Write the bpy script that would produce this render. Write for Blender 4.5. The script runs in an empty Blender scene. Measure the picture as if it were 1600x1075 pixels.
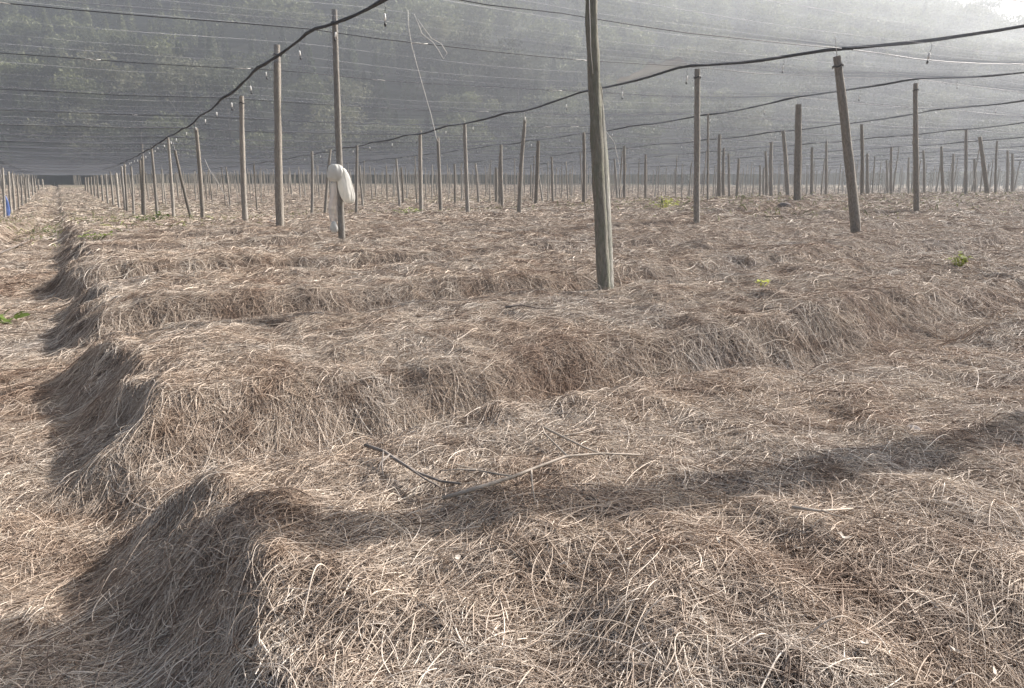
import bpy, bmesh, math, random
import numpy as np
from mathutils import Vector, Matrix

# ------------------------------------------------------------------ camera, sky, sun, exposure
S = 0.65                      # metres per unit; the camera is one unit above the nearest bed
F, CX, CY = 1156.0, 800.0, 537.5
PITCH, YAW = math.radians(12.6), math.radians(31.0)
SUN_EL, SUN_AZ = math.radians(35), math.radians(90)      # azimuth clockwise from +Y: sun stands towards +X
sc = bpy.context.scene
col = sc.collection
cam_d = bpy.data.cameras.new('camera'); cam = bpy.data.objects.new('camera', cam_d); col.objects.link(cam)
cam.location = (0, 0, S); cam.rotation_euler = (math.pi/2 - PITCH, 0, -YAW)
cam_d.sensor_width = 36; cam_d.lens = 36*F/1600; cam_d.clip_start = 0.02; cam_d.clip_end = 3000
sc.camera = cam
w = bpy.data.worlds.new('World'); sc.world = w; w.use_nodes = True
nt = w.node_tree; bg = nt.nodes['Background']
sky = nt.nodes.new('ShaderNodeTexSky'); sky.sky_type = 'NISHITA'; sky.sun_disc = False
sky.sun_elevation = SUN_EL; sky.sun_rotation = SUN_AZ; sky.dust_density = 5.0; sky.air_density = 1.0
nt.links.new(sky.outputs[0], bg.inputs[0]); bg.inputs[1].default_value = 0.065
sun_d = bpy.data.lights.new('sun', 'SUN'); sun = bpy.data.objects.new('sun', sun_d); col.objects.link(sun)
sun_d.energy = 5.0; sun_d.angle = math.radians(0.5); sun_d.color = (1, .945, .90)
sdir = Vector((math.cos(SUN_EL)*math.sin(SUN_AZ), math.cos(SUN_EL)*math.cos(SUN_AZ), math.sin(SUN_EL)))
sun.rotation_euler = sdir.to_track_quat('Z', 'Y').to_euler(); sun.location = (20, 0, 30)
sc.view_settings.view_transform = 'Standard'; sc.view_settings.look = 'None'
sc.view_settings.exposure = 1.33; sc.view_settings.gamma = 1.0
sc.render.engine = 'CYCLES'
sc.cycles.max_bounces = 6; sc.cycles.diffuse_bounces = 3; sc.cycles.glossy_bounces = 2
sc.cycles.transparent_max_bounces = 24; sc.cycles.transmission_bounces = 4
sc.cycles_curves.shape = 'RIBBONS'; sc.cycles_curves.subdivisions = 2

rnd = random.Random(7); rs = np.random.RandomState(11)

# ------------------------------------------------------------------ small helpers
def tag(o, label=None, cat=None, group=None, kind=None):
    if label: o['label'] = label
    if cat: o['category'] = cat
    if group: o['group'] = group
    if kind: o['kind'] = kind
    return o
def link(name, data, parent=None, mat=None):
    o = bpy.data.objects.new(name, data); col.objects.link(o)
    if parent: o.parent = parent
    if mat and data is not None:
        data.materials.clear(); data.materials.append(mat)
    return o
def empty(name, loc):
    o = bpy.data.objects.new(name, None); o.empty_display_size = .1; o.location = loc; col.objects.link(o); return o
def pymesh(name, v, f, smooth=True):
    m = bpy.data.meshes.new(name); m.from_pydata([tuple(map(float, p)) for p in v], [], f); m.update()
    if smooth: m.polygons.foreach_set('use_smooth', [True]*len(m.polygons))
    return m
def npmesh(name, v, f, smooth=True):
    """v (n,3), f (m,k) with k = 3 or 4"""
    m = bpy.data.meshes.new(name); n, k = f.shape
    m.vertices.add(len(v)); m.vertices.foreach_set('co', np.asarray(v, np.float32).ravel())
    m.loops.add(n*k); m.loops.foreach_set('vertex_index', f.astype(np.int32).ravel())
    m.polygons.add(n); m.polygons.foreach_set('loop_start', np.arange(n, dtype=np.int32)*k)
    try: m.polygons.foreach_set('loop_total', np.full(n, k, np.int32))
    except Exception: pass
    m.polygons.foreach_set('use_smooth', np.full(n, smooth)); m.update(calc_edges=True); m.validate(); return m
def sstep(a, b, x):
    t = np.clip((np.asarray(x, float)-a)/(b-a), 0, 1); return t*t*(3-2*t)
def lattice(ix, iy, seed):
    h = (ix.astype(np.int64)*374761393 + iy.astype(np.int64)*668265263 + seed*982451653) & 0xffffffff
    h = ((h ^ (h >> 13))*1274126177) & 0xffffffff
    return ((h ^ (h >> 16)) & 0xffff)/65535.0
def vnoise(x, y, seed=0):
    x = np.asarray(x, float); y = np.asarray(y, float); x, y = np.broadcast_arrays(x, y)
    ix = np.floor(x); iy = np.floor(y); fx = x-ix; fy = y-iy
    fx = fx*fx*(3-2*fx); fy = fy*fy*(3-2*fy)
    a = lattice(ix, iy, seed); b = lattice(ix+1, iy, seed); c = lattice(ix, iy+1, seed); d = lattice(ix+1, iy+1, seed)
    return (a*(1-fx)+b*fx)*(1-fy) + (c*(1-fx)+d*fx)*fy - .5
def fbm(x, y, seed=0, o=3):
    return sum(vnoise(x*2**i, y*2**i, seed+i)/2**i for i in range(o))

# ------------------------------------------------------------------ the lie of the land (x across, y along the path)
TP = np.array([(-50, 0), (14, 0), (20, -.12), (24, -.25), (28, -.38), (36, -.8), (51, -1.27), (90, -1.38), (150, -1.1), (232, -.55), (900, -.4)], float)
NP = np.array([(-9, 3.15), (5, 3.2), (9, 3.3), (13, 3.5), (17, 3.35), (20.5, 3.1), (28, 2.78), (44, 2.35), (60, 2.05), (103, 1.8), (232, 2.0), (900, 2.0)], float)
def rise(X, Y): return .36*sstep(12, 22, X)*sstep(8, 20, Y)
def terrain(X, Y): return np.interp(Y, TP[:, 0], TP[:, 1]) + rise(X, Y)
PERIOD, FIRST = 2.95, .88
def ground(x, y, fine=True):
    X = np.asarray(x, float)/S; Y = np.asarray(y, float)/S
    near = 1-sstep(25, 60, Y)
    z = terrain(X, Y)
    wob = .30*vnoise(X*.45, Y*.1, 3) + .16*vnoise(X*1.4, Y*.3, 4)
    t = np.mod(Y-FIRST+wob, PERIOD)
    b = 1-sstep(1.7, 2.2, t) + sstep(2.46, 2.90, t)
    d = .32*(1-.45*sstep(3.2, 7.5, X))*(1+.5*vnoise(X*.6, np.floor((Y-FIRST)/PERIOD)*7.3, 5))
    bed = -d*(1-b)*(.4+.6*near) + .10*fbm(X*.8, Y*.8, 9)*near
    path = -.33 + .07*(1-sstep(1.3, 2.8, Y)) + .05*fbm(X*2.2, Y*2.2, 21)
    edge = .20*vnoise(Y*.9, X*0, 13) + .16*vnoise(Y*2.6, X*1.5, 14) + .10*vnoise(Y*6, X*5, 15)
    e = sstep(-.16, .28, X+edge)*(X > -.4) + (1-sstep(-1.5, -.95, X+edge))*(X <= -.4)
    z = z + path*(1-e) + bed*e
    if fine:
        k = 1-sstep(10, 30, Y)
        z = z + k*(.055*vnoise(X*2.6, Y*2.6, 31)*(.3+.7*e) + .045*vnoise(X*6, Y*6, 32)) 
    return z*S
def netz(x, y):
    X = np.asarray(x, float)/S; Y = np.asarray(y, float)/S
    return S*(np.interp(Y, NP[:, 0], NP[:, 1]) + .30*sstep(12, 22, X))

# ------------------------------------------------------------------ photograph pixel -> direction -> point
Rm = cam.rotation_euler.to_matrix()
def ray(px, py): return Rm @ Vector(((px-CX)/F, (CY-py)/F, -1.0))
O = Vector((0, 0, S))
def hit_ground(px, py):
    d = ray(px, py); t = .5
    while t < 400:
        p = O+d*t
        if p.z < float(ground(p.x, p.y)): break
        t *= 1.01
    lo, hi = t/1.01, t
    for _ in range(20):
        m = (lo+hi)/2; p = O+d*m
        if p.z < float(ground(p.x, p.y)): hi = m
        else: lo = m
    return O+d*hi
def at_row(px, X):                     # point of the ground line x = X (units) seen in that column
    d = ray(px, 330); t = X*S/d.x; p = O+d*t; return p.x, p.y
def at_dist(px, fwd):                  # point at that forward distance (units) seen in that column
    d = ray(px, 320); f = d.x*math.sin(YAW)+d.y*math.cos(YAW); t = fwd*S/f; p = O+d*t; return p.x, p.y
def z_at(px, py, x, y):                # height seen at pixel row py over the spot x, y
    d = ray(px, py); f = d.x*math.sin(YAW)+d.y*math.cos(YAW)
    return S + d.z*(x*math.sin(YAW)+y*math.cos(YAW))/f

# ------------------------------------------------------------------ materials
def mat(name):
    m = bpy.data.materials.new(name); m.use_nodes = True
    n = m.node_tree; return m, n, n.nodes['Principled BSDF'], n.nodes['Material Output']
def N(n, t, **kw):
    o = n.nodes.new(t)
    for k, v in kw.items(): setattr(o, k, v)
    return o
def ramp(n, src, stops):
    r = N(n, 'ShaderNodeValToRGB'); el = r.color_ramp.elements
    while len(el) < len(stops): el.new(.5)
    for e, (p, c) in zip(el, stops): e.position = p; e.color = (*c, 1)
    n.links.new(src, r.inputs[0]); return r.outputs[0]
def noise(n, scale, vec=None, detail=3, rough=.55):
    t = N(n, 'ShaderNodeTexNoise'); t.inputs['Scale'].default_value = scale; t.inputs['Detail'].default_value = detail
    t.inputs['Roughness'].default_value = rough
    if vec is not None: n.links.new(vec, t.inputs['Vector'])
    return t.outputs['Fac']
def coords(n, scale=(1, 1, 1), kind='Object'):
    c = N(n, 'ShaderNodeTexCoord'); mp = N(n, 'ShaderNodeMapping'); mp.inputs['Scale'].default_value = scale
    n.links.new(c.outputs[kind], mp.inputs[0]); return mp.outputs[0]
def mixc(n, fac, a, b, mode='MIX'):
    m = N(n, 'ShaderNodeMix', data_type='RGBA', blend_type=mode)
    for i, s in ((0, fac), (6, a), (7, b)):
        if hasattr(s, 'is_linked'): n.links.new(s, m.inputs[i])
        else: m.inputs[i].default_value = s if i == 0 else (*s, 1)
    return m.outputs[2]
def simple(name, c, rough=.7, spec=.3, var=.25, scale=8, sub=None):
    m, n, p, o = mat(name)
    f = noise(n, scale, coords(n))
    c2 = tuple(x*(1-var) for x in c); c3 = tuple(min(1, x*(1+var)) for x in c)
    n.links.new(ramp(n, f, [(.3, c2), (.7, c3)]), p.inputs['Base Color'])
    p.inputs['Roughness'].default_value = rough; p.inputs['Specular IOR Level'].default_value = spec
    return m

def make_straw(name, tones):
    m, n, p, o = mat(name)
    hi = N(n, 'ShaderNodeHairInfo')
    base = ramp(n, hi.outputs['Random'], tones)
    geo = N(n, 'ShaderNodeNewGeometry')
    # weathering: bleached grey, fresh tan and rusty or rotted patches, with their own shapes
    t1 = ramp(n, noise(n, 1.5, geo.outputs['Position'], 5, .65), [(.30, (.68, .56, .48)), (.42, (.95, .88, .81)), (.56, (1, .98, .95)), (.70, (.97, .98, 1.0))])
    t2 = ramp(n, noise(n, 5.5, geo.outputs['Position'], 4, .6), [(.30, (.62, .54, .48)), (.46, (1, .98, .96)), (.75, (1.06, 1.05, 1.02))])
    c = mixc(n, 1.0, mixc(n, 1.0, base, t1, 'MULTIPLY'), t2, 'MULTIPLY')
    n.links.new(c, p.inputs['Base Color'])
    p.inputs['Roughness'].default_value = .6; p.inputs['Specular IOR Level'].default_value = .3
    return m
STRAW = make_straw('dry_straw', [(0, (.12, .085, .064)), (.22, (.29, .24, .198)), (.6, (.49, .43, .368)), (.85, (.65, .59, .52)), (1, (.80, .75, .68))])
def make_soil(name, a, b, c):
    m, n, p, o = mat(name)
    v = coords(n)
    f1 = noise(n, .8, v, 6, .65); f2 = noise(n, 26, v, 6, .7); f3 = noise(n, .06, v, 3)
    c1 = ramp(n, f1, [(.32, tuple(x*.7 for x in a)), (.68, b)])
    c2 = mixc(n, .55, c1, ramp(n, f2, [(.3, tuple(x*.35 for x in a)), (.65, tuple(min(1, x*1.7) for x in b))]))
    sep = N(n, 'ShaderNodeSeparateXYZ'); n.links.new(v, sep.inputs[0])
    # sparse low green weeds take hold farther out in the field
    mr = N(n, 'ShaderNodeMapRange'); mr.inputs[1].default_value = 11; mr.inputs[2].default_value = 45
    mr.inputs[3].default_value = 0; mr.inputs[4].default_value = .5
    n.links.new(sep.outputs[1], mr.inputs[0])
    g = ramp(n, f3, [(.38, (0, 0, 0)), (.62, (1, 1, 1))])
    mm = N(n, 'ShaderNodeMath', operation='MULTIPLY'); n.links.new(mr.outputs[0], mm.inputs[0]); n.links.new(g, mm.inputs[1])
    c3 = mixc(n, mm.outputs[0], c2, c)
    n.links.new(c3, p.inputs['Base Color']); p.inputs['Roughness'].default_value = .95; p.inputs['Specular IOR Level'].default_value = .1
    bp = N(n, 'ShaderNodeBump'); bp.inputs['Strength'].default_value = .9; bp.inputs['Distance'].default_value = .05
    n.links.new(noise(n, 14, v, 8, .75), bp.inputs['Height']); n.links.new(bp.outputs[0], p.inputs['Normal'])
    return m
SOIL = make_soil('straw_litter', (.14, .108, .088), (.21, .17, .138), (.20, .195, .115))
PATHM = make_soil('path_litter', (.18, .142, .11), (.27, .215, .168), (.26, .25, .16))

def make_wood(name, a, b, moss=0.0):
    m, n, p, o = mat(name)
    v = coords(n, (1.6, 1.6, 17)); f = noise(n, 3, v, 7, .75)
    oi = N(n, 'ShaderNodeObjectInfo')
    c = ramp(n, f, [(.3, a), (.7, b)])
    br = ramp(n, oi.outputs['Random'], [(0, (.75, .72, .68)), (1, (1.15, 1.15, 1.15))])
    c = mixc(n, 1.0, c, br, 'MULTIPLY')
    if moss:
        g = ramp(n, noise(n, 2, coords(n, (.7, .7, 5)), 6, .7), [(.45, (0, 0, 0)), (.58, (moss, moss, moss))])
        c = mixc(n, g, c, (.24, .265, .19))
    n.links.new(c, p.inputs['Base Color']); p.inputs['Roughness'].default_value = .85; p.inputs['Specular IOR Level'].default_value = .2
    bp = N(n, 'ShaderNodeBump'); bp.inputs['Strength'].default_value = 1.0; bp.inputs['Distance'].default_value = .02
    n.links.new(f, bp.inputs['Height']); n.links.new(bp.outputs[0], p.inputs['Normal'])
    return m
WOOD = make_wood('weathered_wood', (.16, .148, .13), (.44, .415, .375))
MOSSY = make_wood('mossy_wood', (.20, .195, .175), (.60, .585, .53), .5)
PALE = make_wood('stripped_wood', (.24, .222, .195), (.52, .485, .43))
WIRE = simple('dark_wire', (.035, .035, .038), .45, .5, .3, 30)
ROLL = simple('black_net_roll', (.05, .053, .058), .75, .3, .5, 40)
ROD = simple('pale_rod', (.42, .40, .37), .6)
WHITE = simple('white_plastic', (.75, .74, .70), .4, .5, .08)
DARKP = simple('black_plastic', (.03, .03, .03), .4, .5)
TWINE_GLINT = simple('white_twine_and_glint', (.62, .60, .56), .7, .3, .15)
TWIG = simple('dry_twig', (.40, .345, .285), .8, .2, .35, 25)
TWIG_SHADOW = simple('grey_twig_and_shadow', (.20, .175, .155), .85, .2, .35, 25)
SCRAP = simple('pale_scrap', (.50, .44, .37), .8, .2, .15, 30)
EARTH_SHADE = simple('earth_and_shade', (.17, .15, .14), .9, .2, .4, 9)
BLUE = simple('blue_plastic', (.10, .16, .38), .5, .4, .25)
def make_bag():
    m, n, p, o = mat('white_bag_film')
    p.inputs['Base Color'].default_value = (.80, .79, .75, 1); p.inputs['Roughness'].default_value = .45
    tr = N(n, 'ShaderNodeBsdfTranslucent'); tr.inputs[0].default_value = (.80, .79, .74, 1)
    mx = N(n, 'ShaderNodeMixShader'); mx.inputs[0].default_value = .45
    n.links.new(p.outputs[0], mx.inputs[1]); n.links.new(tr.outputs[0], mx.inputs[2]); n.links.new(mx.outputs[0], o.inputs[0]); return m
BAG = make_bag()
def make_film():
    m, n, p, o = mat('clear_film')
    p.inputs['Base Color'].default_value = (.72, .72, .70, 1); p.inputs['Roughness'].default_value = .35
    tr = N(n, 'ShaderNodeBsdfTransparent'); mx = N(n, 'ShaderNodeMixShader'); mx.inputs[0].default_value = .55
    n.links.new(p.outputs[0], mx.inputs[1]); n.links.new(tr.outputs[0], mx.inputs[2]); n.links.new(mx.outputs[0], o.inputs[0]); return m
FILM = make_film()
def make_leaf(name, stops):
    m, n, p, o = mat(name)
    oi = N(n, 'ShaderNodeObjectInfo'); geo = N(n, 'ShaderNodeNewGeometry')
    f = noise(n, .9, coords(n), 3)
    c = ramp(n, f, stops)
    br = ramp(n, oi.outputs['Random'], [(0, (.42, .46, .44)), (.5, (.95, .97, .95)), (1, (1.7, 1.65, 1.5))])
    c = mixc(n, 1.0, c, br, 'MULTIPLY')
    n.links.new(c, p.inputs['Base Color']); p.inputs['Roughness'].default_value = .7; p.inputs['Specular IOR Level'].default_value = .25
    tr = N(n, 'ShaderNodeBsdfTranslucent'); n.links.new(c, tr.inputs[0])
    mx = N(n, 'ShaderNodeMixShader'); mx.inputs[0].default_value = .3
    n.links.new(p.outputs[0], mx.inputs[1]); n.links.new(tr.outputs[0], mx.inputs[2]); n.links.new(mx.outputs[0], o.inputs[0]); return m
LEAF = make_leaf('broad_leaves', [(.3, (.055, .068, .038)), (.7, (.14, .152, .09))])
NEEDLE = make_leaf('conifer_needles', [(.3, (.03, .045, .022)), (.7, (.065, .085, .04))])
BARE = make_leaf('pale_leaves', [(.3, (.10, .105, .065)), (.7, (.20, .20, .135))])
WEED = make_leaf('weed_leaves', [(.3, (.10, .15, .035)), (.7, (.24, .30, .07))])
YELL = make_leaf('yellow_green_leaves', [(.3, (.42, .46, .07)), (.7, (.62, .64, .16))])
BARK = simple('bark', (.10, .085, .07), .9, .1, .4, 6)
HILLM = simple('hill_scrub', (.045, .05, .03), .95, .1, .5, .08)

def make_net(name='shade_net', hi=.988, lo=.925):
    m, n, p, o = mat(name)
    n.nodes.remove(p)
    geo = N(n, 'ShaderNodeNewGeometry')
    dot = N(n, 'ShaderNodeVectorMath', operation='DOT_PRODUCT')
    n.links.new(geo.outputs['Incoming'], dot.inputs[0]); n.links.new(geo.outputs['Normal'], dot.inputs[1])
    ab = N(n, 'ShaderNodeMath', operation='ABSOLUTE'); n.links.new(dot.outputs['Value'], ab.inputs[0])
    mx0 = N(n, 'ShaderNodeMath', operation='MAXIMUM'); n.links.new(ab.outputs[0], mx0.inputs[0]); mx0.inputs[1].default_value = .03
    inv = N(n, 'ShaderNodeMath', operation='DIVIDE'); inv.inputs[0].default_value = 1; n.links.new(mx0.outputs[0], inv.inputs[1])
    # woven tapes: open and tight bands across, a stitched seam now and then
    f = noise(n, 1.0, coords(n, (.16, 1.5, 0)), 6, .72)
    op = N(n, 'ShaderNodeMapRange'); n.links.new(f, op.inputs[0])
    op.inputs[1].default_value = .25; op.inputs[2].default_value = .75; op.inputs[3].default_value = hi; op.inputs[4].default_value = lo
    sep = N(n, 'ShaderNodeSeparateXYZ'); n.links.new(coords(n), sep.inputs[0])
    wv = N(n, 'ShaderNodeMath', operation='PINGPONG'); wv.inputs[1].default_value = .31; n.links.new(sep.outputs[1], wv.inputs[0])
    sm = N(n, 'ShaderNodeMath', operation='LESS_THAN'); sm.inputs[1].default_value = .011; n.links.new(wv.outputs[0], sm.inputs[0])
    pw = N(n, 'ShaderNodeMath', operation='POWER'); n.links.new(op.outputs[0], pw.inputs[0]); n.links.new(inv.outputs[0], pw.inputs[1])
    sm2 = N(n, 'ShaderNodeMath', operation='MULTIPLY'); n.links.new(ramp(n, noise(n, 1.0, coords(n, (.35, .9, 0)), 2), [(.42, (0, 0, 0)), (.62, (.5, .5, .5))]), sm2.inputs[1]); n.links.new(sm.outputs[0], sm2.inputs[0])
    sm3 = N(n, 'ShaderNodeMath', operation='SUBTRACT'); sm3.inputs[0].default_value = 1; n.links.new(sm2.outputs[0], sm3.inputs[1])
    al = N(n, 'ShaderNodeMath', operation='MULTIPLY'); n.links.new(pw.outputs[0], al.inputs[0]); n.links.new(sm3.outputs[0], al.inputs[1])
    c = mixc(n, sm.outputs[0], (.20, .212, .238), (.75, .76, .78))
    df = N(n, 'ShaderNodeBsdfDiffuse'); n.links.new(c, df.inputs[0])
    tl = N(n, 'ShaderNodeBsdfTranslucent'); n.links.new(c, tl.inputs[0])
    m1 = N(n, 'ShaderNodeMixShader'); m1.inputs[0].default_value = .6
    n.links.new(df.outputs[0], m1.inputs[1]); n.links.new(tl.outputs[0], m1.inputs[2])
    rf = N(n, 'ShaderNodeBsdfRefraction'); n.links.new(c, rf.inputs[0]); rf.inputs['Roughness'].default_value = .75; rf.inputs['IOR'].default_value = 1.25
    m3 = N(n, 'ShaderNodeMixShader'); m3.inputs[0].default_value = .45
    n.links.new(m1.outputs[0], m3.inputs[1]); n.links.new(rf.outputs[0], m3.inputs[2]); m1 = m3
    tp = N(n, 'ShaderNodeBsdfTransparent')
    m2 = N(n, 'ShaderNodeMixShader'); n.links.new(al.outputs[0], m2.inputs[0])
    n.links.new(m1.outputs[0], m2.inputs[1]); n.links.new(tp.outputs[0], m2.inputs[2]); n.links.new(m2.outputs[0], o.inputs[0]); return m
NET = make_net(); NETD = make_net('folded_net', .42, .18)

# ------------------------------------------------------------------ shape builders
def tube(name, pts, radii, sides=8, wob=0.0, seed=0, cap=True):
    """a tapering tube along a polyline as one mesh"""
    r = np.random.RandomState(seed); pts = [Vector(p) for p in pts]; v = []; f = []
    n = len(pts); up = Vector((0, 0, 1))
    for i, p in enumerate(pts):
        t = (pts[min(i+1, n-1)]-pts[max(i-1, 0)]).normalized()
        a = t.cross(up if abs(t.z) < .9 else Vector((1, 0, 0))).normalized(); b = t.cross(a)
        R = radii[i] if hasattr(radii, '__len__') else radii
        for k in range(sides):
            an = 2*math.pi*k/sides; rr = R*(1+wob*(r.rand()-.5)*2)
            v.append(p+a*math.cos(an)*rr+b*math.sin(an)*rr)
    for i in range(n-1):
        for k in range(sides):
            k2 = (k+1) % sides; f.append((i*sides+k, i*sides+k2, (i+1)*sides+k2, (i+1)*sides+k))
    if cap:
        f.append(tuple(range(sides-1, -1, -1))); f.append(tuple((n-1)*sides+k for k in range(sides)))
    return pymesh(name, v, f)

# ------------------------------------------------------------------ ground and path, one surface cut along the path's edges
def axis(lo, hi, fine_lo, fine_hi, step, grow):
    a = list(np.arange(fine_lo, fine_hi, step)); s = step; x = a[-1]
    while x < hi: s *= grow; x += s; a.append(x)
    s = step; x = a[0]; b = []
    while x > lo: s *= grow; x -= s; b.append(x)
    return np.array(b[::-1]+a)
ax = axis(-420, 700, -.95, 4.6, .028, 1.05); ay = axis(-5, 900, .15, 7.0, .026, 1.035)
gx, gy = np.meshgrid(ax, ay); gz = ground(gx, gy)
idx = np.arange(gx.size).reshape(gx.shape)
quads = np.stack([idx[:-1, :-1], idx[:-1, 1:], idx[1:, 1:], idx[1:, :-1]], -1).reshape(-1, 4)
cxm = ((gx[:-1, :-1]+gx[:-1, 1:])/2).ravel()
on_path = (cxm > -.64) & (cxm < .0)
V = np.stack([gx.ravel(), gy.ravel(), gz.ravel()], 1)
def sub(mask, name, m):
    q = quads[mask]; u, inv = np.unique(q, return_inverse=True)
    o = link(name, npmesh(name, V[u], inv.reshape(q.shape)), None, m); tag(o, kind='structure'); return o
g = sub(~on_path, 'ground', SOIL); g['label'] = 'raised field beds covered with dry straw mulch'
g = sub(on_path, 'path', PATHM); g['label'] = 'trodden dirt path running along the ends of the beds'

# ------------------------------------------------------------------ hillside behind the field
FW = np.array((math.sin(YAW), math.cos(YAW))); RT = np.array((math.cos(YAW), -math.sin(YAW)))
CR = np.array([(-900, 110), (-450, 132), (-150, 130), (0, 128), (120, 115), (160, 98), (200, 80), (235, 60), (277, 42), (330, 36), (420, 34), (700, 18)], float)
FOOT, CREST = 150.0, 400.0
def hill(x, y):
    f = x*FW[0]+y*FW[1]; t = x*RT[0]+y*RT[1]
    k = np.clip((f-FOOT-10*np.sin(t*.02))/(CREST-FOOT), 0, 1)
    h = np.interp(t, CR[:, 0], CR[:, 1])
    return h*(.8*k+.2*k*k) + 14*k**.5*fbm(x*.012, y*.012, 51, 4) - 1.2
tt = np.linspace(-620, 760, 150); ff = np.concatenate([np.linspace(135, 420, 70), np.linspace(440, 900, 14)])
T2, F2 = np.meshgrid(tt, ff)
hx = T2*RT[0]+F2*FW[0]; hy = T2*RT[1]+F2*FW[1]; hz = hill(hx, hy)
hz = np.where(F2 > CREST, hz-(F2-CREST)*.25, hz)
idx = np.arange(hx.size).reshape(hx.shape)
q = np.stack([idx[:-1, :-1], idx[:-1, 1:], idx[1:, 1:], idx[1:, :-1]], -1).reshape(-1, 4)
o = link('hill', npmesh('hill', np.stack([hx.ravel(), hy.ravel(), hz.ravel()], 1), q), None, HILLM); tag(o, 'wooded hillside rising behind the field', kind='structure')

# ---- trees: a few kinds, each crown a cloud of small leaf faces with gaps
def crown_mesh(name, kind, seed):
    r = np.random.RandomState(seed); P = []; 
    if kind == 'cone':
        Ht = 1.0; n = 1500
        z = r.rand(n)**.8*.93+.07; tier = np.floor(z*9)/9; rad = (1-z)**.85*.24*(.55+.45*(1-(z-tier)*9*.8)); a = r.rand(n)*6.283
        q = rad*(.35+.65*r.rand(n)**.5); P = np.stack([q*np.cos(a), q*np.sin(a), z], 1); sz = .016+.018*r.rand(n)
    else:
        blobs = [(r.randn()*.16, r.randn()*.16, .45+.42*r.rand(), .13+.13*r.rand()) for _ in range(9 if kind == 'round' else 13)]
        if kind == 'wide': blobs = [(b[0]*1.7, b[1]*1.7, b[2]*.75, b[3]*.9) for b in blobs]
        per = 240
        for bx, by, bz, br in blobs:
            d = r.randn(per, 3); d /= np.linalg.norm(d, axis=1)[:, None]; q = br*(r.rand(per)**.4)
            P.append(np.array((bx, by, bz))+d*q[:, None]*np.array((1, 1, .8)))
        P = np.concatenate(P); n = len(P); sz = .010+.017*r.rand(n)
    d1 = r.randn(len(P), 3); d1 /= np.linalg.norm(d1, axis=1)[:, None]
    d2 = np.cross(d1, r.randn(len(P), 3)); d2 /= np.linalg.norm(d2, axis=1)[:, None]
    if kind == 'cone': d1[:, 2] -= .4
    a = P-d1*sz[:, None]; b = P+d2*sz[:, None]*.8; c = P+d1*sz[:, None]; d = P-d2*sz[:, None]*.8
    v = np.stack([a, b, c, d], 1).reshape(-1, 3); f = np.arange(len(v)).reshape(-1, 4)
    return npmesh(name, v, f, False)
def trunk_mesh(name, kind, seed):
    r = random.Random(seed); top = .9 if kind == 'cone' else .62
    pts = [(0, 0, -.05)]+[(r.uniform(-.02, .02), r.uniform(-.02, .02), top*k/4) for k in range(1, 5)]
    me = tube(name, pts, [.022, .019, .015, .010, .004], 6)
    bm = bmesh.new(); bm.from_mesh(me)
    if kind != 'cone':
        for k in range(5):
            a = r.uniform(0, 6.28); z0 = r.uniform(.25, .5); L = r.uniform(.18, .3)
            m2 = tube('limb', [(0, 0, z0), (math.cos(a)*L*.5, math.sin(a)*L*.5, z0+L*.5), (math.cos(a)*L, math.sin(a)*L, z0+L*.8)], [.01, .007, .003], 5)
            bm.from_mesh(m2); bpy.data.meshes.remove(m2)
    bm.to_mesh(me); bm.free(); return me
KINDS = []
for kind, mt, lab in (('cone', NEEDLE, 'slender dark green conifer standing on the wooded hillside'), ('round', LEAF, 'rounded green broadleaf tree growing on the wooded hillside'),
                      ('wide', LEAF, 'wide spreading green tree growing on the wooded hillside'), ('round', BARE, 'pale yellowish leafy tree growing on the wooded hillside')):
    vs = []
    for s in range(3):
        cm = crown_mesh('crown', kind, 100+s+17*len(KINDS)); cm.materials.append(mt)
        tm = trunk_mesh('trunk', kind, 5+s); tm.materials.append(BARK); vs.append((cm, tm))
    KINDS.append((vs, lab, kind))
spots = []
r = np.random.RandomState(5)
for f in np.arange(143, 410, 7.4):
    for t in np.arange(-.80*f, .80*f, 7.4):
        f1 = f+r.uniform(-3.6, 3.6); t1 = t+r.uniform(-3.6, 3.6)
        x = t1*RT[0]+f1*FW[0]; y = t1*RT[1]+f1*FW[1]; z = float(hill(x, y))
        if r.rand() < .12: continue
        el = (z+4-S)/f1; py = 278-F*el; px = CX+F*t1/f1
        if f1 > 155 and py < -70: continue
        if px < -40 or px > 1640: continue
        spots.append((f1, x, y, z, r.rand(), r.rand(), r.rand(), px))
spots.sort(key=lambda s: s[0])
rest_v, rest_f, rest_n = [], [], 0
tree_n = 0
NAMES = {'cone': 'conifer_tree', 'round': 'broadleaf_tree', 'wide': 'spreading_tree'}
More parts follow.
